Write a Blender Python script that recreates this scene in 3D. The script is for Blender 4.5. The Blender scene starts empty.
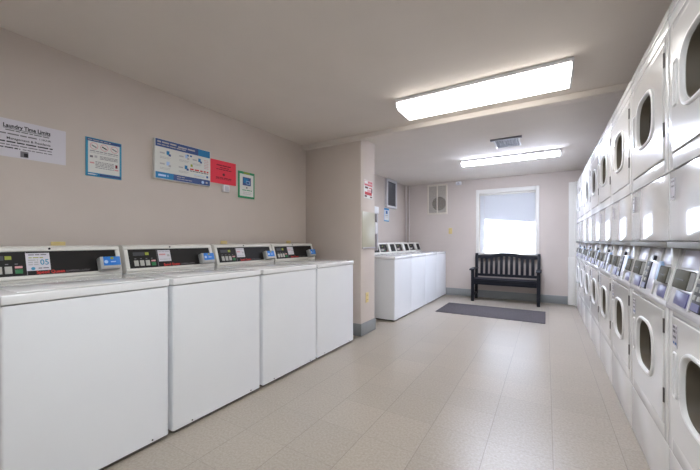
import bpy, bmesh, math, random
from mathutils import Vector, Matrix
random.seed(7)
R = math.radians
scene = bpy.context.scene
COL = scene.collection

# ------------------------------------------------------------------ materials
def s2l(c):
    return tuple((v/12.92 if v <= .04045 else ((v+.055)/1.055)**2.4) for v in (x/255 for x in c))

def mat(name, rgb, rough=.5, metal=0, coat=0, bump=None, mottled=0, spec=.5):
    m = bpy.data.materials.new(name); m.use_nodes = True
    nt = m.node_tree; b = nt.nodes['Principled BSDF']
    c = s2l(rgb)
    b.inputs['Base Color'].default_value = (*c, 1)
    b.inputs['Roughness'].default_value = rough
    b.inputs['Metallic'].default_value = metal
    b.inputs['Coat Weight'].default_value = coat
    b.inputs['Coat Roughness'].default_value = .06
    b.inputs['Specular IOR Level'].default_value = spec
    tc = nt.nodes.new('ShaderNodeTexCoord')
    if mottled:
        n = nt.nodes.new('ShaderNodeTexNoise'); n.inputs['Scale'].default_value = 3.5
        n.inputs['Detail'].default_value = 5
        r = nt.nodes.new('ShaderNodeValToRGB')
        r.color_ramp.elements[0].position = .3; r.color_ramp.elements[1].position = .7
        r.color_ramp.elements[0].color = (*[v*(1-mottled) for v in c], 1)
        r.color_ramp.elements[1].color = (*[min(1, v*(1+mottled)) for v in c], 1)
        nt.links.new(tc.outputs['Object'], n.inputs['Vector'])
        nt.links.new(n.outputs['Fac'], r.inputs['Fac'])
        nt.links.new(r.outputs['Color'], b.inputs['Base Color'])
    if bump:
        sc, st, di = bump
        n = nt.nodes.new('ShaderNodeTexNoise'); n.inputs['Scale'].default_value = sc
        n.inputs['Detail'].default_value = 4
        bp = nt.nodes.new('ShaderNodeBump'); bp.inputs['Strength'].default_value = st
        bp.inputs['Distance'].default_value = di
        nt.links.new(tc.outputs['Object'], n.inputs['Vector'])
        nt.links.new(n.outputs['Fac'], bp.inputs['Height'])
        nt.links.new(bp.outputs['Normal'], b.inputs['Normal'])
    return m

M = {}
M['wall'] = mat('wall_paint', (202, 191, 182), .85, bump=(90, .12, .004), mottled=.02, spec=.2)
M['ceil'] = mat('ceiling_paint', (219, 211, 203), .9, bump=(60, .10, .004), mottled=.015, spec=.2)
M['trim'] = mat('trim_paint', (226, 223, 216), .45)
M['cove'] = mat('cove_base_vinyl', (138, 141, 140), .45, mottled=.05)
M['enamel'] = mat('washer_enamel', (236, 238, 240), .32, coat=.15, mottled=.01)
M['lidenamel'] = mat('washer_top_enamel', (234, 234, 233), .16, coat=.5, mottled=.01)
M['housing'] = mat('console_housing', (214, 211, 203), .4, mottled=.02)
M['dryer'] = mat('dryer_enamel', (226, 224, 222), .24, coat=.3, bump=(4, .02, .01))
M['gloss'] = mat('dryer_gloss_enamel', (224, 222, 220), .12, coat=.6, bump=(3, .03, .01))
M['dryerdoor'] = mat('dryer_door_enamel', (228, 226, 223), .19, coat=.4, bump=(4, .02, .01))
M['surround'] = mat('window_surround_plastic', (222, 221, 220), .42, spec=.35)
M['panelwhite'] = mat('dryer_panel', (230, 229, 234), .2, coat=.4)
M['black'] = mat('black_panel', (24, 21, 19), .5, spec=.25)
M['darkgap'] = mat('dark_rubber_gap_shade', (22, 22, 22), .8)  # rubber parts, and the painted shade in the dryer door gaps
M['drum'] = mat('drum_steel', (120, 118, 112), .4, metal=.3, mottled=.15)
M['gasket'] = mat('gasket_rubber', (92, 84, 72), .5, spec=.3)
M['chrome'] = mat('chrome_hinge', (120, 116, 112), .25, metal=.9)
M['hinge'] = mat('dark_hinge', (92, 88, 86), .35, metal=.7)
M['rail'] = mat('rail_metal', (126, 124, 118), .5, metal=.2, mottled=.12)
M['reader'] = mat('reader_grey', (92, 91, 82), .65, spec=.2)
M['readerdark'] = mat('reader_dark', (52, 52, 58), .4)
M['readerside'] = mat('reader_light_grey', (168, 168, 166), .45)
M['blue'] = mat('reader_blue', (22, 116, 204), .35)
M['ltblue'] = mat('label_light_blue', (168, 198, 232), .3)
M['lav'] = mat('label_lavender', (218, 218, 236), .25)
M['navylab'] = mat('label_violet_grey', (112, 112, 156), .3)
M['paper'] = mat('white_paper', (212, 208, 214), .7)
M['paper2'] = mat('poster_paper', (216, 216, 210), .5)
M['ink'] = mat('black_ink', (34, 30, 34), .7)
M['inkgrey'] = mat('grey_ink', (120, 116, 120), .7)
M['inkpale'] = mat('pale_ink', (178, 176, 176), .7)
M['inkred'] = mat('red_ink', (190, 34, 44), .6)
M['inkrose'] = mat('rose_ink', (208, 150, 152), .6)
M['inkmaroon'] = mat('maroon_ink', (96, 30, 40), .6)
M['letterred'] = mat('red_lettering', (206, 44, 34), .5)
M['posterblue'] = mat('poster_blue', (42, 92, 148), .5)
M['posternavy'] = mat('poster_navy', (52, 78, 132), .5)
M['postercyan'] = mat('poster_cyan', (8, 118, 172), .5)
M['frame_teal'] = mat('teal_frame', (52, 142, 176), .5)
M['pink'] = mat('pink_red_paper', (232, 58, 78), .7)
M['inkdkred'] = mat('dark_red_ink', (120, 16, 34), .7)
M['green'] = mat('green_frame', (42, 148, 96), .5)
M['teal'] = mat('teal_label', (36, 132, 132), .4)
M['ggreen'] = mat('green_key', (22, 112, 58), .4)
M['lime'] = mat('lime_print', (150, 160, 50), .5)
M['keygrey'] = mat('key_grey', (178, 176, 168), .4)
M['ivory'] = mat('ivory_plastic', (214, 192, 128), .4)
M['benchwood'] = mat('bench_dark_paint', (19, 20, 28), .5, bump=(30, .1, .004), spec=.25)
M['grille'] = mat('grille_beige', (216, 207, 192), .5)
M['mesh'] = mat('grille_filter', (168, 161, 150), .7, mottled=.1)
M['fan'] = mat('fan_duct_dark_grey', (84, 78, 72), .6)  # dark grey of the fan disc, hub and duct plate
M['vwhite'] = mat('vent_white', (214, 212, 214), .45)
M['vgrey'] = mat('vent_louver_grey', (112, 110, 114), .6)
M['pipe'] = mat('pipe_paint', (206, 198, 192), .4)
M['olive'] = mat('olive_sheet', (182, 178, 156), .35, mottled=.03)
M['palegrey'] = mat('pale_grey_plastic', (188, 184, 190), .35)
M['whiteplastic'] = mat('white_plastic', (228, 228, 230), .3)

def mat_floor():
    m = bpy.data.materials.new('vinyl_floor_tiles'); m.use_nodes = True
    nt = m.node_tree; N = nt.nodes; L = nt.links; b = N['Principled BSDF']
    tc = N.new('ShaderNodeTexCoord'); sep = N.new('ShaderNodeSeparateXYZ')
    L.new(tc.outputs['Object'], sep.inputs[0])
    def mth(op, a, bb=None, clamp=False):
        n = N.new('ShaderNodeMath'); n.operation = op; n.use_clamp = clamp
        for i, v in enumerate((a, bb)):
            if v is None: continue
            if isinstance(v, (int, float)): n.inputs[i].default_value = v
            else: L.new(v, n.inputs[i])
        return n.outputs[0]
    T = .32
    masks = []; cells = []
    for k, off in (('X', .03), ('Y', .09)):
        u = mth('DIVIDE', mth('SUBTRACT', sep.outputs[k], off), T)
        f = mth('FRACT', u); cells.append(mth('FLOOR', u))
        d = mth('MINIMUM', f, mth('SUBTRACT', 1, f))
        masks.append(mth('LESS_THAN', d, .0055 if k == 'X' else .0045))
    joint = mth('MAXIMUM', masks[0], mth('MULTIPLY', masks[1], .6))
    comb = N.new('ShaderNodeCombineXYZ'); L.new(cells[0], comb.inputs[0]); L.new(cells[1], comb.inputs[1])
    wn = N.new('ShaderNodeTexWhiteNoise'); L.new(comb.outputs[0], wn.inputs['Vector'])
    n1 = N.new('ShaderNodeTexNoise'); n1.inputs['Scale'].default_value = 75; n1.inputs['Detail'].default_value = 6; n1.inputs['Roughness'].default_value = .7
    n2 = N.new('ShaderNodeTexNoise'); n2.inputs['Scale'].default_value = 1.3; n2.inputs['Detail'].default_value = 4
    L.new(tc.outputs['Object'], n1.inputs['Vector']); L.new(tc.outputs['Object'], n2.inputs['Vector'])
    r = N.new('ShaderNodeValToRGB')
    r.color_ramp.elements[0].position = .32; r.color_ramp.elements[1].position = .68
    r.color_ramp.elements[0].color = (*s2l((154, 144, 131)), 1); r.color_ramp.elements[1].color = (*s2l((179, 169, 156)), 1)
    L.new(n1.outputs['Fac'], r.inputs['Fac'])
    v = mth('ADD', mth('MULTIPLY', wn.outputs['Value'], .07), mth('ADD', mth('MULTIPLY', n2.outputs['Fac'], .16), .885))
    v = mth('MULTIPLY', v, mth('SUBTRACT', 1, mth('MULTIPLY', joint, .33)))
    mx = N.new('ShaderNodeMix'); mx.data_type = 'RGBA'; mx.blend_type = 'MULTIPLY'; mx.inputs['Factor'].default_value = 1
    L.new(r.outputs['Color'], mx.inputs['A'])
    cc = N.new('ShaderNodeCombineXYZ'); [L.new(v, cc.inputs[i]) for i in range(3)]
    L.new(cc.outputs[0], mx.inputs['B']); L.new(mx.outputs['Result'], b.inputs['Base Color'])
    ro = mth('ADD', mth('MULTIPLY', n2.outputs['Fac'], .06), .285)
    L.new(ro, b.inputs['Roughness'])
    bp = N.new('ShaderNodeBump'); bp.inputs['Strength'].default_value = .12; bp.inputs['Distance'].default_value = .003
    L.new(mth('SUBTRACT', mth('MULTIPLY', n1.outputs['Fac'], .25), joint), bp.inputs['Height']); L.new(bp.outputs['Normal'], b.inputs['Normal'])
    return m
M['floor'] = mat_floor()

def mat_mat():
    m = mat('entrance_mat_fibre', (96, 92, 98), .95, spec=.1)
    nt = m.node_tree; N = nt.nodes; L = nt.links; b = N['Principled BSDF']
    tc = N.new('ShaderNodeTexCoord'); n = N.new('ShaderNodeTexNoise'); n.inputs['Scale'].default_value = 120
    r = N.new('ShaderNodeValToRGB'); r.color_ramp.elements[0].color = (*s2l((58, 55, 57)), 1); r.color_ramp.elements[1].color = (*s2l((104, 99, 102)), 1)
    r.color_ramp.elements[0].position = .3; r.color_ramp.elements[1].position = .7
    L.new(tc.outputs['Object'], n.inputs['Vector']); L.new(n.outputs['Fac'], r.inputs['Fac']); L.new(r.outputs['Color'], b.inputs['Base Color'])
    bp = N.new('ShaderNodeBump'); bp.inputs['Strength'].default_value = .6; bp.inputs['Distance'].default_value = .004
    L.new(n.outputs['Fac'], bp.inputs['Height']); L.new(bp.outputs['Normal'], b.inputs['Normal'])
    return m
M['mat'] = mat_mat()

def mat_emit(name, rgb, strength):
    m = bpy.data.materials.new(name); m.use_nodes = True
    nt = m.node_tree; b = nt.nodes['Principled BSDF']
    b.inputs['Base Color'].default_value = (.8, .8, .8, 1); b.inputs['Roughness'].default_value = .4
    b.inputs['Emission Color'].default_value = (*rgb, 1); b.inputs['Emission Strength'].default_value = strength
    return m
LAMP_A, LAMP_B = 5.8, 46.0
M['lampA'] = mat_emit('lit_diffuser_warm', (1, .97, .93), LAMP_A)
M['lampB'] = mat_emit('lit_diffuser_daylight_blue', (.74, .81, 1.0), LAMP_B)  # blue tint and raised strength stand in for daylight in the far bay
M['lampFill'] = mat_emit('added_fill_diffuser_cool', (.88, .94, 1.0), 14)  # diffuser of the added unseen fixture

def mat_glass(name, tint, refl=.05, rough=.02):
    m = bpy.data.materials.new(name); m.use_nodes = True
    nt = m.node_tree; N = nt.nodes; L = nt.links
    N.remove(N['Principled BSDF']); out = N['Material Output']
    t = N.new('ShaderNodeBsdfTransparent'); t.inputs[0].default_value = (*tint, 1)
    g = N.new('ShaderNodeBsdfGlossy'); g.inputs['Roughness'].default_value = rough
    fr = N.new('ShaderNodeFresnel'); fr.inputs['IOR'].default_value = 1.5
    ad = N.new('ShaderNodeMath'); ad.operation = 'ADD'; ad.inputs[1].default_value = refl; ad.use_clamp = True
    ge = N.new('ShaderNodeNewGeometry'); iv = N.new('ShaderNodeMath'); iv.operation = 'SUBTRACT'; iv.inputs[0].default_value = 1
    L.new(ge.outputs['Backfacing'], iv.inputs[1])
    ml = N.new('ShaderNodeMath'); ml.operation = 'MULTIPLY'
    L.new(fr.outputs[0], ad.inputs[0]); L.new(ad.outputs[0], ml.inputs[0]); L.new(iv.outputs[0], ml.inputs[1])
    mx = N.new('ShaderNodeMixShader'); L.new(ml.outputs[0], mx.inputs[0]); L.new(t.outputs[0], mx.inputs[1]); L.new(g.outputs[0], mx.inputs[2])
    L.new(mx.outputs[0], out.inputs[0]); return m
M['glass'] = mat_glass('window_glass', (.95, .97, .98))
M['doorglass'] = mat_glass('dryer_door_glass', (.45, .45, .45), refl=.03, rough=.08)

def mat_blind():
    m = bpy.data.materials.new('blind_slats'); m.use_nodes = True
    nt = m.node_tree; N = nt.nodes; L = nt.links
    N.remove(N['Principled BSDF']); out = N['Material Output']
    d = N.new('ShaderNodeBsdfDiffuse'); d.inputs[0].default_value = (.85, .86, .88, 1)
    t = N.new('ShaderNodeBsdfTranslucent'); t.inputs[0].default_value = (.80, .83, .90, 1)
    mx = N.new('ShaderNodeMixShader'); mx.inputs[0].default_value = .5
    L.new(d.outputs[0], mx.inputs[1]); L.new(t.outputs[0], mx.inputs[2]); L.new(mx.outputs[0], out.inputs[0]); return m
M['blind'] = mat_blind()

# ------------------------------------------------------------------ mesh builder
class MB:
    """local frame: x right, y into the wall/machine, z up; the front faces -y"""
    def __init__(s): s.bm = bmesh.new(); s.mats = []
    def mi(s, m):
        if m not in s.mats: s.mats.append(m)
        return s.mats.index(m)
    def _new(s, fn, m):
        before = set(s.bm.faces); fn(); i = s.mi(m)
        for f in s.bm.faces:
            if f not in before: f.material_index = i
        return s
    def box(s, x0, x1, y0, y1, z0, z1, m, bev=0, seg=2, edges='all', rot=None, piv=None):
        def fn():
            t = bmesh.new()
            bmesh.ops.create_cube(t, size=1)
            for v in t.verts:
                v.co = Vector(((x0+x1)/2+v.co.x*(x1-x0), (y0+y1)/2+v.co.y*(y1-y0), (z0+z1)/2+v.co.z*(z1-z0)))
            if bev:
                if edges == 'z': es = [e for e in t.edges if abs((e.verts[0].co-e.verts[1].co).z) > 1e-6]
                elif edges == 'front': es = [e for e in t.edges if all(abs(v.co.y-min(y0, y1)) < 1e-6 for v in e.verts)]
                elif edges == 'x': es = [e for e in t.edges if abs((e.verts[0].co-e.verts[1].co).x) > 1e-6]
                else: es = t.edges[:]
                bmesh.ops.bevel(t, geom=es, offset=bev, segments=seg, affect='EDGES', profile=.5)
            if rot: bmesh.ops.rotate(t, verts=t.verts, cent=piv or Vector((0, 0, 0)), matrix=rot)
            s._merge(t)
        return s._new(fn, m)
    def _merge(s, t):
        vm = {}
        for v in t.verts: vm[v] = s.bm.verts.new(v.co)
        for f in t.faces:
            try: s.bm.faces.new([vm[v] for v in f.verts])
            except ValueError: pass
        t.free()
    def prism(s, poly, x0, x1, m, axis='x', bev=0):
        """poly = (y,z) for axis x ; (x,z) for axis y ; (x,y) for axis z"""
        def fn():
            t = bmesh.new()
            def P(a, b, c): return {'x': (c, a, b), 'y': (a, c, b), 'z': (a, b, c)}[axis]
            A = [t.verts.new(P(a, b, x0)) for a, b in poly]; B = [t.verts.new(P(a, b, x1)) for a, b in poly]
            t.faces.new(A); t.faces.new(B[::-1]); n = len(poly)
            for i in range(n): t.faces.new([A[i], B[i], B[(i+1) % n], A[(i+1) % n]])
            bmesh.ops.recalc_face_normals(t, faces=t.faces)
            if bev: bmesh.ops.bevel(t, geom=t.edges[:], offset=bev, segments=2, affect='EDGES', profile=.5)
            s._merge(t)
        return s._new(fn, m)
    def strip(s, poly, x0, x1, m):
        def fn():
            A = [s.bm.verts.new((x0, y, z)) for y, z in poly]; B = [s.bm.verts.new((x1, y, z)) for y, z in poly]
            for i in range(len(poly)-1): s.bm.faces.new([A[i], B[i], B[i+1], A[i+1]])
        return s._new(fn, m)
    def cyl(s, p0, p1, r, m, seg=16, r2=None):
        def fn():
            a = Vector(p0); b = Vector(p1); d = b-a
            q = d.to_track_quat('Z', 'Y').to_matrix().to_4x4()
            t = bmesh.new()
            bmesh.ops.create_cone(t, cap_ends=True, segments=seg, radius1=r, radius2=r if r2 is None else r2, depth=d.length)
            bmesh.ops.transform(t, verts=t.verts, matrix=Matrix.Translation((a+b)/2) @ q)
            s._merge(t)
        return s._new(fn, m)
    def loft(s, loops, m, close0=False, close1=False):
        """loops = lists of 3-D points, each with the same count"""
        def fn():
            t = bmesh.new()
            V = [[t.verts.new(p) for p in lp] for lp in loops]; n = len(loops[0])
            for a, b in zip(V, V[1:]):
                for i in range(n): t.faces.new([a[i], a[(i+1) % n], b[(i+1) % n], b[i]])
            if close0: t.faces.new(V[0][::-1])
            if close1: t.faces.new(V[-1])
            bmesh.ops.recalc_face_normals(t, faces=t.faces)
            s._merge(t)
        return s._new(fn, m)
    def text(s, txt, x, z, size, m, y=-.001, align='LEFT', bold=0, width=None, shear=0):
        cu = bpy.data.curves.new('t', 'FONT'); cu.body = txt; cu.size = size; cu.align_x = align
        cu.offset = bold*size; cu.shear = shear; cu.resolution_u = 2
        ob = bpy.data.objects.new('t', cu); me = bpy.data.meshes.new_from_object(ob)
        xs = [v.co.x for v in me.vertices]
        k = 1
        if width and xs: k = width/(max(xs)-min(xs))
        def fn():
            t = bmesh.new(); t.from_mesh(me)
            for v in t.verts: v.co = Vector((x+v.co.x*k, y, z+v.co.y))
            s._merge(t)
        s._new(fn, m)
        bpy.data.objects.remove(ob); bpy.data.meshes.remove(me); bpy.data.curves.remove(cu)
        return s
    def greek(s, x0, x1, z, h, m, y=-.001, gap=.25, word=6):
        """a line of print too small to read: a row of short strokes"""
        x = x0
        while x < x1:
            w = min(h*random.uniform(word*.4, word*1.2), x1-x)
            s.box(x, x+w, y-.0002, y, z-h/2, z+h/2, m); x += w+h*gap*3
        return s
    def build(s, name, parent=None, smooth=True, tilt=None):
        bmesh.ops.remove_doubles(s.bm, verts=s.bm.verts, dist=1e-6)
        if tilt:
            bmesh.ops.transform(s.bm, verts=s.bm.verts, matrix=tilt)
        me = bpy.data.meshes.new(name); s.bm.to_mesh(me); s.bm.free()
        for m in s.mats: me.materials.append(m)
        if smooth:
            me.shade_smooth() if hasattr(me, 'shade_smooth') else None
            try: me.set_sharp_from_angle(angle=R(35))
            except Exception: pass
        o = bpy.data.objects.new(name, me); COL.objects.link(o)
        if parent: o.parent = parent
        return o

def empty(name, loc=(0, 0, 0), rz=0):
    o = bpy.data.objects.new(name, None); COL.objects.link(o)
    o.empty_display_size = .1; o.location = loc; o.rotation_euler = (0, 0, rz); return o
def tag(o, label, cat, group=None):
    o['label'] = label; o['category'] = cat
    if group: o['group'] = group
    return o
def struct(o): o['kind'] = 'structure'; return o
def copy_tree(o, parent=None):
    c = o.copy(); COL.objects.link(c)
    if parent: c.parent = parent
    for ch in list(o.children): copy_tree(ch, c)
    return c
def superloop(cx, cz, w, h, y, n=3.2, N=48, egg=0.0):
    out = []
    for i in range(N):
        a = 2*math.pi*i/N; c, s_ = math.cos(a), math.sin(a)
        px = math.copysign(abs(c)**(2/n), c); pz = math.copysign(abs(s_)**(2/n), s_)
        px *= 1-egg*max(0, pz)**2
        out.append((cx+px*w/2, y, cz+pz*h/2))
    return out
def rectloop(x0, x1, z0, z1, y, ref, cx, cz):
    """rectangle sampled in the directions of ref's points, corners kept by snapping"""
    out = []; 
    for (px, _, pz) in ref:
        dx, dz = px-cx, pz-cz
        k = min((x1-cx)/dx if dx > 1e-9 else 1e9, (x0-cx)/dx if dx < -1e-9 else 1e9, (z1-cz)/dz if dz > 1e-9 else 1e9, (z0-cz)/dz if dz < -1e-9 else 1e9)
        out.append([cx+dx*k, y, cz+dz*k])
    for X, Z in ((x0, z0), (x0, z1), (x1, z0), (x1, z1)):
        i = min(range(len(out)), key=lambda j: (out[j][0]-X)**2+(out[j][2]-Z)**2); out[i] = [X, y, Z]
    return [tuple(p) for p in out]

# ------------------------------------------------------------------ room
XL, XR, YB, YF, ZC = -2.756, 1.20, 7.063, -1.6, 2.41
T = .12
struct(MB().box(XL-T, XR+T, YF-T, YB+T, -.1, 0, M['floor']).build('floor'))
struct(MB().box(XL-T, XR+T, YF-T, YB+T, ZC, ZC+.1, M['ceil']).build('ceiling'))
struct(MB().box(XL-T, XL, YF-T, YB+T, 0, ZC, M['wall']).build('wall_left'))
struct(MB().box(XR, XR+T, YF-T, YB+T, 0, ZC, M['wall']).build('wall_right'))
FX0, FX1, FZ0, FZ1 = -2.0, .2, .75, 2.15
b = MB()
b.box(XL, FX0, YF-T, YF, 0, ZC, M['wall']).box(FX1, XR, YF-T, YF, 0, ZC, M['wall'])
b.box(FX0, FX1, YF-T, YF, 0, FZ0, M['wall']).box(FX0, FX1, YF-T, YF, FZ1, ZC, M['wall'])
struct(b.build('wall_front'))
w = struct(empty('fill_window', (0, YF, 0)))  # added window out of view, lets fill light into the near half
b = MB(); t = .05
b.box(FX0, FX0+t, -.10, -.05, FZ0, FZ1, M['trim']).box(FX1-t, FX1, -.10, -.05, FZ0, FZ1, M['trim'])
b.box(FX0+t, FX1-t, -.10, -.05, FZ0, FZ0+t, M['trim']).box(FX0+t, FX1-t, -.10, -.05, FZ1-t, FZ1, M['trim'])
b.box((FX0+FX1)/2-.03, (FX0+FX1)/2+.03, -.10, -.05, FZ0+t, FZ1-t, M['trim'])
b.build('window_frame', w)
MB().box(FX0+t, FX1-t, -.078, -.074, FZ0+t, FZ1-t, M['glass']).build('pane', w)
WX0, WX1, WZ0, WZ1 = -1.17, -.172, .885, 2.105
b = MB()
b.box(XL, WX0, YB, YB+T, 0, ZC, M['wall']).box(WX1, XR, YB, YB+T, 0, ZC, M['wall'])
b.box(WX0, WX1, YB, YB+T, 0, WZ0, M['wall']).box(WX0, WX1, YB, YB+T, WZ1, ZC, M['wall'])
struct(b.build('wall_back'))
SX, SY0, SY1 = -1.913, 3.42, 3.79
struct(MB().box(XL, SX, SY0, SY1, 0, ZC, M['wall'], bev=.006, edges='z').build('wall_stub'))
# ceiling strip in front of the stub wall
struct(MB().box(XL, XR, 3.35, 3.45, 2.358, ZC, M['ceil'], bev=.004).build('trim_1'))
# cove base
def base(name, segs):
    b = MB()
    for x0, x1, y0, y1 in segs: b.box(x0, x1, y0, y1, 0, .15, M['cove'], bev=.005)
    struct(b.build(name))
base('baseboard_back', [(-2.756, .33, YB-.012, YB)])
base('baseboard_stub', [(XL, SX+.012, SY0-.012, SY0), (SX, SX+.012, SY0-.012, SY1+.012), (XL, SX+.012, SY1, SY1+.012)])
base('baseboard_left', [(XL, XL+.012, YF, SY0-.012), (XL, XL+.012, SY1+.012, YB-.012)])
# casing at the far right of the back wall
b = MB()
b.box(.345, .432, YB-.045, YB, 0, 2.2, M['trim'], bev=.005)
b.box(.432, .475, YB-.09, YB, 0, 2.2, M['trim'], bev=.004)
b.box(.335, .432, YB-.050, YB, 0, .86, M['trim'], bev=.006)
struct(b.build('trim_2'))

# window
w = struct(empty('window_1', (0, YB, 0)))
b = MB()
cw = .066
b.box(WX0-cw, WX0, -.022, 0, WZ0-.066, WZ1+.085, M['trim'], bev=.006).box(WX1, WX1+cw-.006, -.022, 0, WZ0-.066, WZ1+.085, M['trim'], bev=.006)
b.box(WX0, WX1, -.022, 0, WZ1, WZ1+.085, M['trim'], bev=.006).box(WX0, WX1, -.022, 0, WZ0-.066, WZ0, M['trim'], bev=.006)
b.build('casing', w)
b = MB(); t = .035
b.box(WX0, WX0+t, .07, .115, WZ0, WZ1, M['trim'], bev=.003).box(WX1-t, WX1, .07, .115, WZ0, WZ1, M['trim'], bev=.003)
b.box(WX0+t, WX1-t, .07, .115, WZ0, WZ0+t, M['trim'], bev=.003).box(WX0+t, WX1-t, .07, .115, WZ1-t, WZ1, M['trim'], bev=.003)
b.build('window_frame', w)
MB().box(WX0+t, WX1-t, .090, .094, WZ0+t, WZ1-t, M['glass']).build('pane', w)
MB().box(WX0+.001, WX1-.001, -.04, .068, WZ0-.002, WZ0+.012, M['trim'], bev=.003).build('window_sill', w)
# eave outside that shades the top of the blind
b = MB()
b.prism([(-3.2, YB+T), (1.8, YB+T), (1.8, YB+T+.78), (-3.2, YB+T+.42)], 2.50, 2.62, M['trim'], axis='z')
struct(b.build('trim_3'))
# blind
bl = empty('window_blind', ((WX0+WX1)/2, YB+.03, WZ0+.012))
tag(bl, 'white horizontal mini blind lowered and closed inside the back window', 'window blind')
hw = (WX1-WX0)/2-.006; top = WZ1-WZ0-.012
MB().box(-hw, hw, -.014, .014, top-.032, top-.002, M['trim'], bev=.003).build('headrail', bl)
b = MB(); n = 54; z0 = .022; z1 = top-.036; dz = (z1-z0)/n
for i in range(n):
    zc = z0+dz*(i+.5); h = dz*.62
    b.strip([(.0040, zc-h), (.0026, zc-h*.35), (-.0004, zc+h*.35), (-.0045, zc+h)], -hw, hw, M['blind'])
b.build('slats', bl)
MB().box(-hw, hw, -.011, .011, .002, .018, M['trim'], bev=.003).build('bottom_rail', bl)
MB().cyl((-hw+.09, -.013, top-.04), (-hw+.09, -.013, .42), .0035, M['whiteplastic']).build('tilt_wand', bl)

# ------------------------------------------------------------------ ceiling lights
def light(x0, x1, y0, y1, drop, m, label):
    o = empty('ceiling_light', ((x0+x1)/2, (y0+y1)/2, ZC)); hx = (x1-x0)/2; hy = (y1-y0)/2
    tag(o, label, 'ceiling light', 'fluorescent ceiling lights')
    MB().box(-hx, hx, -hy-.003, hy+.003, -.028, -.0005, M['vwhite'], bev=.003).build('back_plate', o)
    poly = [(-hy+.006, -.0285), (-hy+.010, -drop*.72), (-hy+.04, -drop), (hy-.04, -drop), (hy-.010, -drop*.72), (hy-.006, -.0285)]
    MB().prism(poly, -hx+.014, hx-.014, m).build('diffuser', o)
    cap = [(-hy, -.0285), (-hy+.008, -drop*.74), (-hy+.038, -drop-.004), (hy-.038, -drop-.004), (hy-.008, -drop*.74), (hy, -.0285)]
    for a, c in ((-hx, -hx+.013), (hx-.013, hx)):
        MB().prism(cap, a, c, M['vwhite'], bev=.002).build('end_cap', o)
light(-1.155, .163, 2.69, 3.06, .082, M['lampA'], 'large lit fluorescent wraparound light, nearer one, in front of the ceiling strip')
light(-1.155, .172, 5.27, 5.46, .066, M['lampB'], 'narrower lit fluorescent ceiling light in the far bay beyond the ceiling vent')
light(-1.145, .163, .20, .56, .082, M['lampFill'], 'added fluorescent fill light overhead, above the first washer, out of view')  # added fixture out of view, fills the near half of the room

# ceiling vent
o = empty('ceiling_vent', (-.425, 4.58, ZC)); tag(o, 'small white louvered air vent in the ceiling between the two lit lights', 'vent')
b = MB()
b.box(-.175, .175, -.215, -.165, -.02, -.0005, M['vgrey'], bev=.003)
b.box(-.145, -.13, -.165, .19, -.018, -.0005, M['vwhite'], bev=.002).box(.13, .145, -.165, .19, -.018, -.0005, M['vwhite'], bev=.002)
b.box(-.13, .13, .17, .19, -.018, -.0005, M['vwhite'], bev=.002)
b.build('vent_frame', o)
MB().box(-.13, .13, -.165, .17, -.004, -.001, M['readerdark']).build('duct_shade_plate', o)  # dark plate in place of the shaded duct
b = MB()
for i in range(9):
    x = -.115+i*.029
    b.box(x-.010, x+.010, -.16, .165, -.0155, -.0125, M['vgrey'], rot=Matrix.Rotation(R(38 if i < 5 else -38), 3, 'Y'), piv=Vector((x, 0, -.012)))
b.build('louvers', o)

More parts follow.
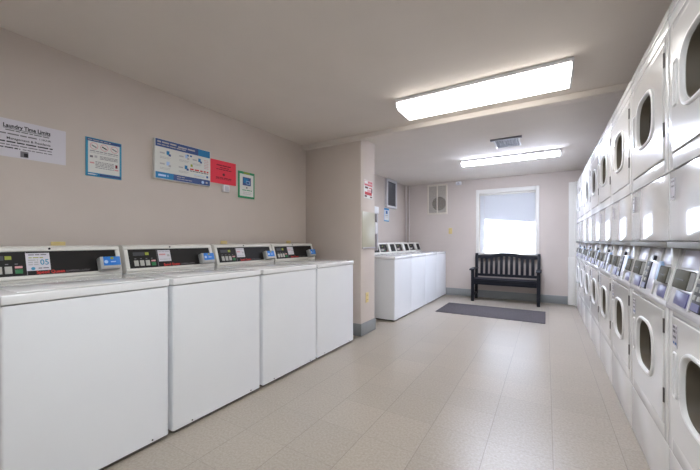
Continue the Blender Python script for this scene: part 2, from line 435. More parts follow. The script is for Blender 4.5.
# ------------------------------------------------------------------ washers
W = .685
SL = (.61-.555)/(1.114-.944)            # console slope, y per z
def conY(z): return .555+(z-.944)*SL
TILT = math.atan(SL)
def on_console(z0):                    # local panel frame -> console face
    return Matrix.Translation((0, conY(z0), z0)) @ Matrix.Rotation(-TILT, 4, 'X')
def make_washer(far=False):
    root = empty('washing_machine')
    b = MB()
    b.box(-W/2, W/2, 0, .80, .022, .882, M['enamel'], bev=.012, edges='z', seg=3)
    b.box(-W/2+.012, W/2-.012, .004, .02, .014, .03, M['rail'])
    for x in (-.22, .25): b.cyl((x, .006, .034), (x, -.0015, .034), .0045, M['darkgap'], 10)
    b.build('body', root)
    MB().box(-W/2+.015, W/2-.015, .025, .78, .006, .020, M['darkgap']).build('toe_base', root)
    for x in (-W/2+.06, W/2-.06):
        for y in (.07, .73): MB().cyl((x, y, 0), (x, y, .008), .02, M['darkgap']).build('foot', root)
    MB().box(-W/2-.001, W/2+.001, -.006, .82, .886, .927, M['lidenamel'], bev=.006, seg=3).build('top_panel', root)
    lid = MB().box(-.285, .285, .05, .515, .9272, .931, M['lidenamel'], bev=.002, seg=2).build('lid', root)
    MB().box(-.07, .07, .042, .0495, .9272, .930, M['housing'], bev=.002).build('lid_lip', lid)
    # console housing
    b = MB()
    b.prism([(conY(.927), .927), (conY(1.112), 1.112), (conY(1.112)+.010, 1.120), (.79, 1.120), (.80, 1.10), (.80, .927)], -W/2, W/2, M['housing'], bev=.003)
    b.build('console', root)
    mt = on_console(.944)                # panel local z runs 0 .. .17 up the slope
    b = MB()
    b.box(-W/2+.0005, W/2-.0005, -.010, .001, .152, .176, M['housing'], bev=.004)
    b.box(-W/2+.0005, W/2-.0005, -.010, .001, -.008, .014, M['housing'], bev=.004)
    b.box(-W/2+.0005, -W/2+.026, -.010, .001, .014, .152, M['housing'], bev=.003).box(W/2-.026, W/2-.0005, -.010, .001, .014, .152, M['housing'], bev=.003)
    b.cyl((-.02, -.008, .165), (-.02, -.012, .165), .006, M['darkgap'], 12)
    b.build('console_trim', root, tilt=mt)
    p = MB().box(-W/2+.0262, W/2-.0262, -.004, -.0005, .0142, .1518, M['black']).build('control_panel', root, tilt=mt)
    b = MB(); y = -.0042
    b.box(-.124, -.121, y-.001, y, .016, .150, M['inkgrey'])
    b.box(-.285, -.21, y-.001, y, .105, .130, M['readerdark']); b.box(-.205, -.180, y-.0012, y, .108, .128, M['lime'])
    for i in range(3): b.box(-.285+i*.038, -.257+i*.038, y-.003, y, .030, .070, M['keygrey'], bev=.001)
    b.box(-.170, -.140, y-.003, y, .028, .052, M['ggreen'], bev=.001); b.box(-.170, -.140, y-.003, y, .058, .070, M['inkrose'], bev=.001)
    for i in range(4): b.box(-.28+i*.037, -.268+i*.037, y-.0012, y, .080, .085, M['inkgrey'])
    b.build('keypad', p, tilt=mt)
    b = MB(); b.text('Speed Queen', -.085, .021, .026, M['letterred'], y=y-.0008, bold=.02, width=.125)
    b.text('COMMERCIAL LAUNDRY', .045, .022, .016, M['inkgrey'], y=y-.0008, width=.12)
    b.build('lettering', p, tilt=mt)
    if far:
        MB().box(-.045, .045, -.040, -.004, .010, .150, M['housing'], bev=.005).build('coin_slide', root, tilt=mt)
        return root, mt
    r = MB().box(.205, .318, -.055, -.004, .012, .094, M['readerside'], bev=.005).build('card_reader', root, tilt=mt)
    b = MB(); y = -.056
    b.box(.222, .317, y-.0012, y+.0006, .034, .092, M['blue'], bev=.001); b.cyl((.236, y, .058), (.236, y-.002, .058), .011, M['ltblue'], 14)
    b.box(.262, .278, y-.002, y, .074, .088, M['lime']); b.box(.262, .290, y-.002, y, .054, .060, M['ltblue']); b.box(.222, .317, y-.0012, y+.0006, .020, .030, M['keygrey'])
    b.build('reader_face', r, tilt=mt)
    return root, mt
WG, FG = 'washers along the left wall', 'washers in the far bay'
wproto, WMT = make_washer()
wfar, _ = make_washer(True)
def sticker(root, kind):
    b = MB(); y = -.0045
    b.box(-.124, -.022, y-.0008, y, .040, .142, M['paper']) if kind == '05' else b.box(-.115, -.022, y-.0008, y, .055, .142, M['paper'])
    o = b.build('number_sticker', root, tilt=WMT)
    b = MB(); y = -.0054
    if kind == '05':
        b.greek(-.112, -.035, .132, .006, M['inkgrey'], y); b.greek(-.112, -.05, .115, .005, M['lime'], y)
        b.text('05', -.066, .072, .046, M['frame_teal'], y=y-.0004, bold=.015, width=.038)
        b.cyl((-.097, y, .052), (-.097, y-.0008, .052), .009, M['frame_teal'], 12)
        b.greek(-.075, -.03, .053, .006, M['inkgrey'], y)
        for z in (.075, .088, .101): b.greek(-.115, -.073, z, .007, M['inkpale'], y)
    else:
        b.greek(-.108, -.03, .130, .006, M['inkpale'], y); b.greek(-.108, -.06, .108, .012, M['inkrose'], y); b.greek(-.05, -.03, .100, .016, M['inkpale'], y)
        b.greek(-.108, -.03, .070, .005, M['inkpale'], y)
    b.build('sticker_print', o, tilt=WMT)
near = [(.738, 'white top-load washer with an 05 sticker on its console, at the left edge'),
        (1.447, 'second white washer from the left edge, a plain white sticker on its console'),
        (2.160, 'third white washer from the left edge, below the pink-red notice'),
        (2.862, 'white washer at the end of the near row, beside the stub wall')]
far = [(4.610, 'white washer heading the far row, its grey side panel in view beyond the stub wall'),
       (5.297, 'second white washer of the far row, counted from the stub wall end'),
       (5.984, 'third white washer of the far row, below the white wall grille'),
       (6.671, 'last white washer of the far row, nearest the back wall')]
roots = []
for i, (y, lab) in enumerate(near+far):
    o = wproto if i == 0 else wfar if i == 4 else copy_tree(wproto if i < 4 else wfar)
    o.location = ((-1.890 if i < 4 else -1.838), y, 0); o.rotation_euler = (0, 0, R(90))
    tag(o, lab, 'washing machine', WG if i < 4 else FG); roots.append(o)
for i, o in enumerate(roots):
    if i < 4:
        sticker(o, '05' if i == 0 else 'x')

# ------------------------------------------------------------------ stacked dryers
DW = .692
DSL = .050/.236
DT = math.atan(DSL)
DMT = Matrix.Translation((0, -.0085, .882)) @ Matrix.Rotation(-DT, 4, 'X')
def half(root, z, word):
    """one drum's door with window, handle, hinges; z = height of the base seam"""
    zb, zt = z+.068, z+.566            # door bottom and top
    x0, x1 = -.290, .293
    cx, cz = -.012, z+.332
    gw, gh = .275, .228
    hole = superloop(cx, cz, gw+.05, gh+.034, -.004, egg=.06)
    b = MB()
    rl = lambda i, y: rectloop(x0+i, x1-i, zb+i, zt-i, y, hole, cx, cz)
    b.loft([rl(0, .010), rl(0, -.001), rl(.003, -.004), hole, superloop(cx, cz, gw+.05, gh+.034, .010, egg=.06)], M['dryerdoor'])
    d = b.build('door', root)
    b = MB()
    prof = [(.078, -.004), (.070, -.010), (.052, -.013), (.034, -.012), (.020, -.006), (.012, .006)]
    b.loft([superloop(cx, cz, gw+k, gh+k*.62, y, egg=.06) for k, y in prof], M['surround'])
    b.build('window_surround', d)
    b = MB()
    b.loft([superloop(cx, cz, gw+.022, gh+.016, .002, egg=.06), superloop(cx, cz, gw, gh, .002, egg=.06), superloop(cx, cz, gw-.016, gh-.016, .052, egg=.06)], M['gasket'])
    b.build('gasket', d)
    b = MB(); b.loft([superloop(cx, cz, gw-.014, gh-.014, .040, egg=.06), superloop(cx, cz, gw-.014, gh-.014, .044, egg=.06)], M['doorglass'], close0=True, close1=True)
    b.build('door_glass', d)
    # drum behind the glass
    b = MB(); b.loft([superloop(cx, cz, .40, .40, .056, n=2), superloop(cx, cz, .50, .50, .075, n=2), superloop(cx, cz, .50, .50, .30, n=2)], M['drum'], close1=True)
    b.build('drum', root)
    # finger pull
    b = MB()
    hx, hz, hw, hh = -.243, cz+.005, .050, .185
    b.loft([superloop(hx, hz, hw, hh, -.0035, n=6, N=32), superloop(hx, hz, hw-.006, hh-.006, -.009, n=6, N=32), superloop(hx, hz, hw-.016, hh-.016, -.009, n=6, N=32), superloop(hx, hz, hw-.022, hh-.022, -.0045, n=6, N=32)], M['surround'], close1=True)
    b.build('handle', d)
    for zz in (z+.500, z+.195):
        b = MB()
        b.cyl((x1+.004, -.001, zz-.032), (x1+.004, -.001, zz+.032), .0048, M['hinge'], 12)
        b.box(x1-.002, x1+.010, -.002, .002, zz-.032, zz+.032, M['hinge'])
        b.build('hinge', d)
def make_dryer():
    root = empty('stacked_dryer')
    b = MB(); h = DW/2; m = M['dryer']
    b.box(-h, -h+.006, .012, .70, 0.002, 2.137, m).box(h-.006, h, .012, .70, .002, 2.137, m)
    b.box(-h, h, .694, .70, .002, 2.137, m).box(-h, h, .012, .70, 2.131, 2.137, m).box(-h, h, .012, .70, .002, .010, m)
    for z in (.278, 1.443):             # front stiles and rails round each door
        b.box(-h, -.294, 0, .013, z, z+.600, m, bev=.003).box(.297, h, 0, .013, z, z+.600, m, bev=.003)
        b.box(-.294, .297, 0, .013, z, z+.064, m, bev=.002).box(-.294, .297, 0, .013, z+.570, z+.600, m, bev=.002)
        b.box(-.294, .297, .0125, .016, z+.05, z+.09, M['darkgap']).box(-.294, .297, .0125, .016, z+.555, z+.58, M['darkgap'])  # dark strips put the shade of the door gaps into colour
        b.box(-h+.002, h-.002, .28, .34, z-.05, z-.04, m)
    b.build('body', root)
    MB().box(-h, h, .002, .014, .004, .273, M['dryer'], bev=.003).build('kick_panel', root)
    MB().box(-h, h, .002, .014, 1.150, 1.438, M['gloss'], bev=.003).build('access_panel', root)
    b = MB()
    b.box(-h, h, 0, .014, 2.047, 2.140, M['dryer'], bev=.002).box(-h, h, -.004, .002, 2.092, 2.108, M['dryer'], bev=.0015)
    b.build('top_fascia', root)
    half(root, .278, 'lower'); half(root, 1.443, 'upper')
    # control console between the drums
    b = MB()
    b.prism([(-.008, .880), (-.008, .884), (.042, 1.120), (.12, 1.120), (.12, .868), (-.008, .868)], -h, h, M['panelwhite'], bev=.002)
    con = b.build('control_console', root)
    MB().box(-h, h, -.006, .08, 1.121, 1.147, M['rail'], bev=.003).build('rail', root)
    for x in (-h+.004, h-.014, -.095, .135):
        MB().box(x, x+.010, -.007, .002, .012, .238, M['surround'], bev=.002).build('panel_divider', con, tilt=DMT)
    for x0, x1, x2, x3 in ((-.28, -.10, -.26, -.13), (.185, .325, .205, .32)):
        MB().box(x0, x1, -.004, .001, .165, .235, M['lav'], bev=.001).build('instruction_label', con, tilt=DMT)
        MB().box(x2, x3, -.004, .001, .018, .072, M['navylab'], bev=.001).build('price_label', con, tilt=DMT)
    ds = MB().box(.150, .192, -.012, .001, .085, .175, M['ltblue'], bev=.003).build('display', con, tilt=DMT)
    MB().cyl((.170, -.001, .074), (.170, -.016, .074), .013, M['whiteplastic'], 14).build('start_button', con, tilt=DMT)
    b = MB()
    b.box(-.082, .002, -.005, .001, .020, .165, M['readerdark'], bev=.001)
    for i in range(3):
        for j in range(2): b.box(-.074+j*.036, -.050+j*.036, -.008, -.004, .060+i*.03, .078+i*.03, M['readerside'], bev=.002)
    b.box(-.074, -.006, -.007, -.004, .024, .050, M['navylab'])
    b.cyl((.045, -.002, .185), (.045, -.014, .185), .013, M['readerdark'], 16)
    b.box(.012, .128, -.003, .001, .030, .160, M['lav'], bev=.001)
    b.build('keypad', con, tilt=DMT)
    for x0, x1 in ((-.268, -.122), (.222, .334)):
        r = MB().box(x0, x1, -.020, .0, .082, .156, M['reader'], bev=.004).build('card_reader', root, tilt=DMT)
        b = MB().box(x1+.0, x1+.003, -.015, -.002, .086, .152, M['readerside'])
        b.box(x0+.03, x1-.03, -.0212, -.019, .116, .120, M['readerdark']); b.build('card_slot', r, tilt=DMT)
    # stickers
    b = MB(); y = .001
    b.box(-.318, -.272, y, y+.0015, 1.318, 1.408, M['palegrey'])
    for z in (1.395, 1.375, 1.33): b.greek(-.313, -.277, z, .007, M['inkgrey'], y, word=3)
    b.build('access_sticker', root)
    b = MB(); y = -.0052
    b.box(-.272, -.222, y, y+.0015, .725, .815, M['palegrey'])
    for z, mm in ((.805, 'inkgrey'), (.788, 'inkgrey'), (.765, 'inkgrey'), (.742, 'posterblue')): b.greek(-.268, -.226, z, .010, M[mm], y, word=3)
    b.build('door_sticker', root)
    return root
dproto = make_dryer()
dl = ['stacked white dryer nearest the camera, cut off by the right edge',
      'second white stacked dryer from the right edge, both its windows whole',
      'third white stacked dryer from the right edge of the picture',
      'fourth white stacked dryer from the right edge of the picture',
      'fifth white stacked dryer from the right edge, fourth from the back wall',
      'third white stacked dryer counting from the back wall',
      'white stacked dryer second from the back wall end of its row',
      'white stacked dryer farthest away, beside the casing on the back wall']
for k in range(8):
    o = dproto if k == 0 else copy_tree(dproto)
    o.location = (.444, 1.885+.70*(k-1)+.35, 0); o.rotation_euler = (0, 0, R(-90))
    tag(o, dl[k], 'dryer', 'stacked dryers along the right wall')
MB().box(.05, .335, -.0075, -.006, 1.136, 1.146, M['teal']).build('teal_label', dproto)

# ------------------------------------------------------------------ bench
bn = empty('bench', (-.664, 6.52, 0)); m = M['benchwood']
tag(bn, 'dark painted wooden slatted bench standing under the window', 'bench')
hx = .572
for sx in (-1, 1):
    x = sx*(hx-.026)
    MB().box(x-.026, x+.026, .005, .060, 0, .600, m, bev=.004).build('leg', bn)
    b = MB(); b.prism([(.395, 0), (.445, 0), (.455, .42), (.515, .905), (.470, .905), (.405, .42)], x-.026, x+.026, m, bev=.004); b.build('back_post', bn)
    b = MB(); xa = sx*(hx-.022)
    b.prism([(-.045, .590), (-.050, .604), (-.035, .622), (.20, .632), (.47, .618), (.47, .596), (.20, .606), (-.02, .598)], xa-.042, xa+.042, m, bev=.005); b.build('armrest', bn)
    MB().box(x-.016, x+.016, .06, .40, .335, .385, m, bev=.003).build('side_rail', bn)
    MB().box(x-.014, x+.014, .06, .405, .10, .135, m, bev=.003).build('stretcher', bn)
MB().box(-hx+.053, hx-.053, .015, .048, .325, .405, m, bev=.004).build('front_apron', bn)
MB().box(-hx+.053, hx-.053, .405, .435, .335, .405, m, bev=.004).build('rear_apron', bn)
b = MB()
for i in range(5):
    y = .0+i*.082; b.box(-hx+.002 if .06 < y < .36 else -hx+.055, hx-.002 if .06 < y < .36 else hx-.055, y, y+.068, .408-(.006 if i > 2 else 0), .430-(.006 if i > 2 else 0), m, bev=.004)
b.build('seat_slats', bn)
# backrest, leaning along the posts
def by(z): return .432+(z-.42)*.115
def crest(x): 
    u = abs(x)/(hx-.053)
    return .868+.046*(0.5+0.5*math.cos(math.pi*min(1, max(0, (u-.10)/.55))))
n = 40; xs = [-hx+.05+(2*hx-.10)*i/n for i in range(n+1)]
b = MB(); t = .016
loops = [[(x, by(crest(x))-t, crest(x)), (x, by(crest(x))+t, crest(x)), (x, by(crest(x)-.062)+t, crest(x)-.066), (x, by(crest(x)-.062)-t, crest(x)-.066)] for x in xs]
b.loft(loops, m, close0=True, close1=True); b.build('crest_rail', bn)
b = MB(); b.prism([(by(.455)-t, .452), (by(.455)+t, .452), (by(.50)+t, .500), (by(.50)-t, .500)], -hx+.052, hx-.052, m, bev=.003); b.build('lower_back_rail', bn)
b = MB()
for i in range(11):
    x = (i-5)*.0895; zt = crest(x)-.058; q = .008
    b.prism([(by(.49)-q, .490), (by(.49)+q, .490), (by(zt)+q, zt), (by(zt)-q, zt)], x-.026, x+.026, m, bev=.002)
b.build('back_slats', bn)
# mat
b = MB(); b.box(-.768, .768, -.44, .44, .0005, .009, M['mat'], bev=.004)
o = b.build('floor_mat'); o.location = (-.779, 5.68, 0); tag(o, 'dark grey rectangular floor mat lying in front of the bench', 'mat')

# ------------------------------------------------------------------ things on the walls
def wallthing(name, loc, side, label, cat, group=None):
    o = empty(name, loc, {'left': R(90), 'back': 0, 'end': R(90)}[side]); tag(o, label, cat, group); return o
# laundry time limits sheet
o = wallthing('paper_notice', (XL, .690, 1.655), 'left', 'white paper headed Laundry Time Limits, taped to the left wall', 'notice')
MB().box(-.19, .19, -.0025, 0, 0, .226, M['paper']).build('sheet', o)
b = MB(); y = -.003
b.text('Laundry Time Limits', -.105, .176, .032, M['ink'], y=y, bold=.035, width=.215)
b.box(-.105, .11, y-.0003, y, .169, .172, M['ink'])
b.greek(-.095, .105, .160, .0065, M['inkgrey'], y); b.greek(-.13, .045, .138, .0075, M['inkgrey'], y)
b.text('1 HOUR', .055, .133, .016, M['ink'], y=y, bold=.02)
b.text('Management & Residents', -.090, .105, .021, M['ink'], y=y, bold=.015, width=.20)
b.greek(-.135, .122, .090, .0075, M['ink'], y); b.greek(-.13, .12, .072, .006, M['inkgrey'], y); b.greek(-.13, -.03, .055, .0065, M['ink'], y); b.greek(-.02, .12, .055, .0055, M['inkgrey'], y)
b.box(-.030, .006, y-.0003, y, .008, .044, M['inkgrey']); b.box(-.014, .004, y-.0006, y, .012, .034, M['ink'])
b.build('print', o)
# blue bordered instruction sheet
o = wallthing('instruction_poster', (XL, 1.100, 1.609), 'left', 'portrait instruction sheet in a blue frame between the white notice and the wide board', 'poster')
MB().box(-.112, .112, -.006, 0, 0, .272, M['frame_teal'], bev=.001).build('frame', o)
MB().box(-.098, .098, -.0068, -.006, .026, .246, M['paper2']).build('sheet', o)
b = MB(); y = -.0072
b.box(-.106, .106, y-.0004, y, .248, .266, M['posternavy']); b.box(-.03, .106, y-.0004, y, .006, .022, M['posternavy']); b.box(-.106, -.035, y-.0004, y, .006, .022, M['postercyan'])
b.greek(-.10, .04, .257, .006, M['inkpale'], y-.0005); b.greek(-.10, -.045, .014, .007, M['paper2'], y-.0005)
for cx, mm in ((-.063, 'inkgrey'), (0, 'ink'), (.064, 'inkgrey')):
    b.loft([superloop(cx, .215, .050, .050, y, n=2, N=24), superloop(cx, .215, .042, .042, y-.0004, n=2, N=24)], M['inkrose'])
    b.box(cx-.016, cx+.016, y-.0004, y, .209, .217, M[mm], rot=Matrix.Rotation(R(25), 3, 'Y'), piv=Vector((cx, y, .213)))
b.greek(-.088, .088, .180, .005, M['inkgrey'], y); b.greek(-.088, .088, .168, .005, M['inkpale'], y)
for z in (.148, .139, .130): b.greek(-.028, .085, z, .004, M['inkgrey'], y); 
b.box(-.088, -.070, y-.0004, y, .132, .146, M['inkgrey']); b.box(-.060, -.044, y-.0004, y, .134, .150, M['inkpale'])
for z in (.106, .096, .086, .076, .064): b.greek(-.055, .060, z, .004, M['inkgrey'], y)
b.box(.070, .084, y-.0004, y, .080, .105, M['inkdkred']); b.greek(-.088, -.062, .095, .010, M['inkrose'], y); b.greek(.064, .09, .066, .010, M['inkrose'], y)
b.build('print', o)
# wide information board
o = wallthing('information_board', (XL, 1.697, 1.664), 'left', 'wide landscape board with blue bands standing off the left wall, widest of the posters', 'information board')
MB().box(-.256, .256, -.032, 0, 0, .330, M['paper2'], bev=.002).build('board', o)
b = MB(); y = -.0326
b.box(-.250, .250, y-.0004, y, .264, .326, M['posternavy']); b.box(.13, .250, y-.0006, y, .264, .326, M['postercyan'])
b.box(-.250, .250, y-.0004, y, .004, .056, M['posternavy']); b.box(-.250, -.10, y-.0006, y, .004, .056, M['postercyan'])
b.greek(-.236, -.075, .305, .012, M['inkpale'], y-.0007); b.greek(-.06, .10, .298, .012, M['inkpale'], y-.0007); b.greek(-.236, .01, .282, .008, M['inkpale'], y-.0007)
b.greek(-.228, -.145, .030, .016, M['ltblue'], y-.0008); b.greek(-.07, .0, .040, .006, M['inkpale'], y-.0008); b.greek(-.07, .07, .022, .005, M['inkpale'], y-.0008)
b.cyl((.175, y, .028), (.175, y-.0012, .028), .014, M['ltblue'], 14); b.box(.205, .225, y-.001, y, .022, .036, M['inkpale'])
for cx, cz, big in ((-.165, .215, 1), (.0, .222, 0), (.125, .215, 1), (-.165, .125, 0), (-.005, .125, 1)):
    b.greek(cx-.05, cx-.01, cz+.002, .012, M['inkpale'], y); b.greek(cx-.05, cx+.04, cz-.030, .004, M['inkpale'], y); b.greek(cx-.05, cx+.03, cz-.040, .004, M['inkpale'], y)
    b.box(cx+.005, cx+.03, y-.0004, y, cz-.006, cz+.026, M['postercyan' if big else 'frame_teal'] if big else M['ltblue'])
    b.box(cx+.022, cx+.042, y-.0006, y, cz-.016, cz+.002, M['posternavy'] if big else M['inkpale'])
for cx in (.02, .05): b.box(cx, cx+.018, y-.0004, y, .236, .250, M['posterblue'])
b.box(.055, .075, y-.0004, y, .150, .172, M['lime'])
b.greek(.05, .235, .128, .013, M['letterred'], y, word=4); b.greek(.05, .235, .112, .006, M['ink'], y, word=4)
for z in (.235, .220, .205, .190, .175, .160): b.greek(.19, .235, z, .005, M['inkrose'], y)
b.greek(.09, .20, .086, .005, M['ltblue'], y); b.greek(.09, .19, .074, .005, M['inkpale'], y); b.box(.212, .232, y-.0004, y, .072, .092, M['posterblue'])
b.build('print', o)
# pink-red sheet
o = wallthing('paper_notice', (XL, 2.124, 1.716), 'left', 'bright pink-red paper notice on the left wall right of the wide board', 'notice')
MB().box(-.15, .15, -.0035, 0, 0, .227, M['pink'], rot=Matrix.Rotation(R(-.6), 3, 'Y')).build('sheet', o)
b = MB(); y = -.004
b.greek(-.082, .085, .180, .010, M['inkdkred'], y); b.greek(-.045, .06, .158, .007, M['inkdkred'], y); b.greek(-.085, .09, .140, .008, M['inkdkred'], y)
b.cyl((0, y, .092), (0, y-.0006, .092), .014, M['inkmaroon'], 14); b.greek(-.09, .09, .058, .008, M['inkdkred'], y); b.greek(-.09, .09, .046, .004, M['inkdkred'], y)
b.build('print', o)
# little white box below it
o = wallthing('wall_box', (XL, 2.135, 1.638), 'left', 'tiny white plastic box on the left wall just below the pink-red notice', 'wall box')
MB().box(-.034, .034, -.036, 0, 0, .066, M['whiteplastic'], bev=.006).build('housing', o)
MB().box(-.024, .024, -.0385, -.036, .010, .056, M['palegrey'], bev=.001).build('front_plate', o)
# green bordered sheet
o = wallthing('framed_notice', (XL, 2.410, 1.606), 'left', 'portrait white notice with a green border nearest the stub wall', 'notice')
MB().box(-.110, .110, -.008, 0, 0, .280, M['green'], bev=.002).build('frame', o)
MB().box(-.092, .092, -.0088, -.008, .020, .254, M['paper2']).build('sheet', o)
b = MB(); y = -.0092
b.box(-.055, .055, y-.0004, y, .135, .222, M['posternavy']); b.box(-.044, .020, y-.0006, y, .160, .212, M['postercyan']); b.box(-.01, .040, y-.0008, y, .150, .185, M['ltblue']); b.box(-.006, .034, y-.001, y, .154, .18, M['posterblue'])
b.box(-.008, .008, y-.0004, y, .105, .118, M['ink'])
b.greek(-.06, .07, .085, .008, M['green'], y); b.greek(-.05, .06, .062, .005, M['inkpale'], y); b.greek(-.05, .06, .044, .005, M['inkpale'], y)
b.box(-.04, .04, y-.0004, y+.001, .258, .274, M['lime'])
b.build('print', o)
# outlets
def outlet(name, loc, side, label, toggle=False):
    o = wallthing(name, loc, side, label, 'light switch' if toggle else 'power outlet')
    MB().box(-.038, .038, -.007, 0, 0, .125, M['ivory'], bev=.003).build('cover_plate', o)
    if toggle: MB().box(-.006, .006, -.018, -.006, .050, .075, M['ivory'], bev=.002).build('toggle', o)
    else:
        for z in (.036, .088):
            b = MB(); b.loft([superloop(0, z, .036, .032, -.0068, n=4, N=24), superloop(0, z, .034, .030, -.010, n=4, N=24)], M['ivory'], close1=True)
            b.box(-.008, -.005, -.0105, -.0098, z-.004, z+.007, M['darkgap']).box(.005, .008, -.0105, -.0098, z-.004, z+.007, M['darkgap'])
            b.build('socket', o)
outlet('power_outlet', (XL, .84, 1.020), 'left', 'ivory outlet on the left wall peeping over the 05 washer console')
outlet('power_outlet', (XL, 2.125, 1.026), 'left', 'ivory outlet peeping up where the second and third near washer consoles meet')
outlet('power_outlet', (XL, 3.075, 1.028), 'left', 'ivory outlet on the left wall above the washer beside the stub wall')
outlet('power_outlet', (SX, 3.575, .385), 'end', 'ivory outlet low on the end of the stub wall')
outlet('light_switch', (-1.755, YB, 1.300), 'back', 'ivory switch plate on the back wall right of the beige grille', True)
# stub end: red and white sign, olive sheet
o = wallthing('warning_sign', (SX, 3.608, 1.682), 'end', 'small red and white sign high on the end of the stub wall', 'sign')
MB().box(-.120, .120, -.004, 0, 0, .225, M['paper2']).build('sheet', o)
b = MB(); y = -.0045
b.box(-.112, .112, y-.0003, y, .150, .218, M['inkrose']); b.box(-.10, -.02, y-.0006, y, .180, .212, M['paper2']); b.greek(-.0, .1, .20, .012, M['inkred'], y-.0004, word=3); b.greek(-.09, .1, .165, .012, M['inkred'], y-.0004, word=3)
b.box(-.09, -.01, y-.0004, y, .118, .142, M['inkmaroon']); b.box(.01, .10, y-.0004, y, .124, .138, M['inkred']); b.box(.075, .105, y-.0005, y, .075, .125, M['inkmaroon'])
b.box(-.095, .09, y-.0004, y, .040, .078, M['inkred']); b.box(-.03, .07, y-.0006, y, .080, .110, M['inkrose'])
b.box(-.10, -.04, y-.0004, y, .012, .034, M['inkmaroon']); b.box(.04, .10, y-.0004, y, .012, .030, M['inkmaroon'])
b.build('print', o)
o = wallthing('wall_panel', (SX, 3.612, 1.058), 'end', 'plain olive beige sheet fixed to the end of the stub wall below the red sign', 'wall panel')
MB().box(-.168, .172, -.006, 0, 0, .452, M['olive'], bev=.001).build('sheet', o)
MB().box(-.168, .172, -.014, -.0062, -.002, .012, M['palegrey'], bev=.002).build('bottom_channel', o)
# dispenser fixed behind the stub wall
o = empty('wall_dispenser', (-2.03, SY1, 1.0)); tag(o, 'pale grey wall dispenser with a white head, jutting out behind the stub wall', 'dispenser')
MB().box(-.11, .075, .0008, .030, 0, .52, M['palegrey'], bev=.003).build('back_plate', o)
MB().box(-.11, .085, .0305, .195, .515, .612, M['whiteplastic'], bev=.010).build('head', o)
MB().box(-.10, .070, .170, .195, .02, .513, M['palegrey'], bev=.003).build('front_cover', o)
MB().box(.035, .088, .075, .150, .24, .40, M['whiteplastic'], bev=.018, seg=3).build('handset', o)
MB().cyl((.06, .06, .06), (.06, .06, .50), .008, M['chrome']).build('hose', o)
MB().box(-.09, .088, .031, .110, 0, .018, M['darkgap'], bev=.004).build('drip_tray', o)
# back wall beige grille with fan
o = wallthing('exhaust_grille', (-2.038, YB, 1.728), 'back', 'beige exhaust grille with a dark fan behind, high on the back wall', 'exhaust grille')
b = MB(); w_, h_ = .220, .655
b.box(-w_, w_, -.02, 0, 0, .035, M['grille'], bev=.003).box(-w_, w_, -.02, 0, h_-.035, h_, M['grille'], bev=.003)
b.box(-w_, -w_+.032, -.02, 0, .035, h_-.035, M['grille'], bev=.003).box(w_-.032, w_, -.02, 0, .035, h_-.035, M['grille'], bev=.003).box(-.012, .012, -.018, 0, .035, h_-.035, M['grille'], bev=.002)
b.build('grille_frame', o)
MB().box(-w_+.02, w_-.02, -.003, -.0006, .02, h_-.02, M['mesh']).build('filter', o)
b = MB(); cx, cz = .040, .235
b.cyl((cx, -.0031, cz), (cx, -.0045, cz), .150, M['fan'], 40)
for a in range(5):
    an = a*2*math.pi/5
    p = [(cx, cz)]+[(cx+math.cos(an+q*.13)*.14, cz+math.sin(an+q*.13)*.14) for q in range(7)]
    b.prism(p, -.0085, -.0055, M['gasket'], axis='y')
b.cyl((cx, -.004, cz), (cx, -.012, cz), .045, M['fan'], 20)
b.build('fan', o)
b = MB()
for i in range(30):
    z = .045+i*(h_-.09)/29
    b.box(-w_+.03, w_-.03, -.0145, -.0125, z-.0022, z+.0022, M['grille'])
b.build('louvers', o)
# left wall white grille in the far bay
o = wallthing('wall_grille', (XL, 6.15, 1.822), 'left', 'white framed louvered grille on the left wall above the far washers', 'grille')
b = MB(); w_, h_ = .250, .578
b.box(-w_, w_, -.055, 0, 0, .045, M['vwhite'], bev=.003).box(-w_, w_, -.055, 0, h_-.045, h_, M['vwhite'], bev=.003)
b.box(-w_, -w_+.045, -.055, 0, .045, h_-.045, M['vwhite'], bev=.003).box(w_-.045, w_, -.055, 0, .045, h_-.045, M['vwhite'], bev=.003)
b.build('grille_frame', o)
MB().box(-w_+.04, w_-.04, -.012, -.0006, .04, h_-.04, M['fan']).build('duct_shade_plate', o)  # dark plate painted as the shade behind the louvers
b = MB()
for i in range(19):
    z = .06+i*.0253
    b.box(-w_+.046, w_-.046, -.046, -.020, z-.0015, z+.0015, M['vgrey'], rot=Matrix.Rotation(R(-38), 3, 'X'), piv=Vector((0, -.033, z)))
b.build('louvers', o)
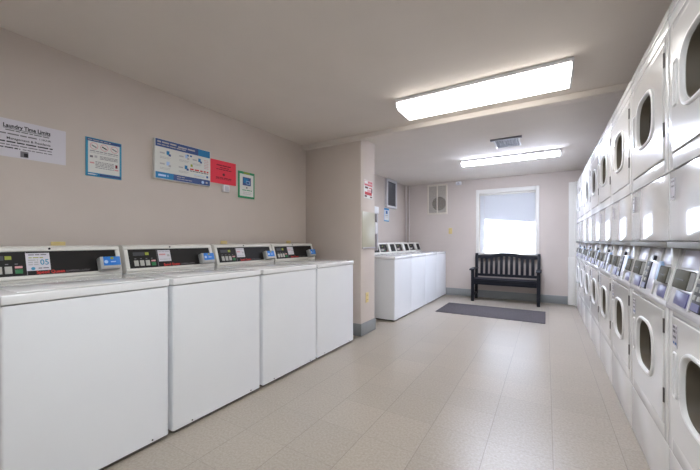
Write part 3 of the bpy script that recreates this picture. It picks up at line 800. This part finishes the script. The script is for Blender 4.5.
# teal edged paper below it
o = wallthing('paper_notice', (XL, 5.985, 1.54), 'left', 'small portrait notice with cyan edges on the left wall above the far washers', 'notice')
MB().box(-.115, .115, -.004, 0, 0, .265, M['ltblue']).build('sheet', o)
b = MB(); y = -.0045
b.box(-.115, .115, y-.0004, y, .232, .265, M['postercyan']); b.box(-.115, .115, y-.0004, y, 0, .022, M['frame_teal']); b.box(-.095, .095, y-.0004, y, .03, .225, M['paper2'])
b.box(-.045, .045, y-.0008, y, .15, .215, M['posterblue']); b.greek(-.06, .06, .12, .01, M['inkgrey'], y-.0005); b.greek(-.06, .06, .09, .008, M['inkpale'], y-.0005)
b.build('print', o)
# pipes in the far left corner
for x, y, r, lab in ((-2.705, 6.93, .018, 'painted vertical pipe on the left wall side of the far left corner'), (-2.678, 7.043, .015, 'painted vertical pipe on the back wall beside the far left corner')):
    o = empty('pipe', (x, y, 0)); tag(o, lab, 'pipe')
    MB().cyl((0, 0, 0.002), (0, 0, ZC-.001), r, M['pipe'], 16).build('tube', o)
    for z in (.6, 1.5, 2.2): MB().cyl((0, 0, z), (0, 0, z+.03), r+.006, M['pipe'], 16).build('clamp', o)
# sensor near the ceiling
o = wallthing('motion_sensor', (-1.58, YB, 2.325), 'back', 'small white motion sensor high on the back wall left of the window', 'sensor')
MB().box(-.055, .055, -.06, 0, 0, .075, M['whiteplastic'], bev=.012, seg=3).build('housing', o)
MB().cyl((0, -.058, .035), (0, -.064, .035), .02, M['palegrey'], 16).build('lens', o)

# ------------------------------------------------------------------ light, world, camera
wd = bpy.data.worlds.new('World'); scene.world = wd; wd.use_nodes = True
bg = wd.node_tree.nodes['Background']; bg.inputs[0].default_value = (.92, .92, 1.0, 1); bg.inputs[1].default_value = .35
sl = bpy.data.lights.new('sun', 'SUN'); sl.energy = 52; sl.angle = R(.6); sl.color = (.86, .91, 1)
so = bpy.data.objects.new('sun', sl); COL.objects.link(so)
d = Vector((.75, -1.0, -1.45)).normalized(); so.rotation_euler = d.to_track_quat('-Z', 'Y').to_euler(); so.location = (-3, 10, 6)

cd = bpy.data.cameras.new('camera'); cd.sensor_width = 36; cd.sensor_fit = 'HORIZONTAL'; cd.lens = 325.145/700*36
cd.shift_y = 5.909/700; cd.clip_start = .02
co = bpy.data.objects.new('camera', cd); COL.objects.link(co)
co.location = (0, 0, 1.15); co.rotation_euler = (R(90), 0, R(31.126)); scene.camera = co
vs = scene.view_settings
vs.view_transform = 'Standard'; vs.look = 'None'; vs.gamma = 1; vs.use_curve_mapping = False; vs.exposure = .92
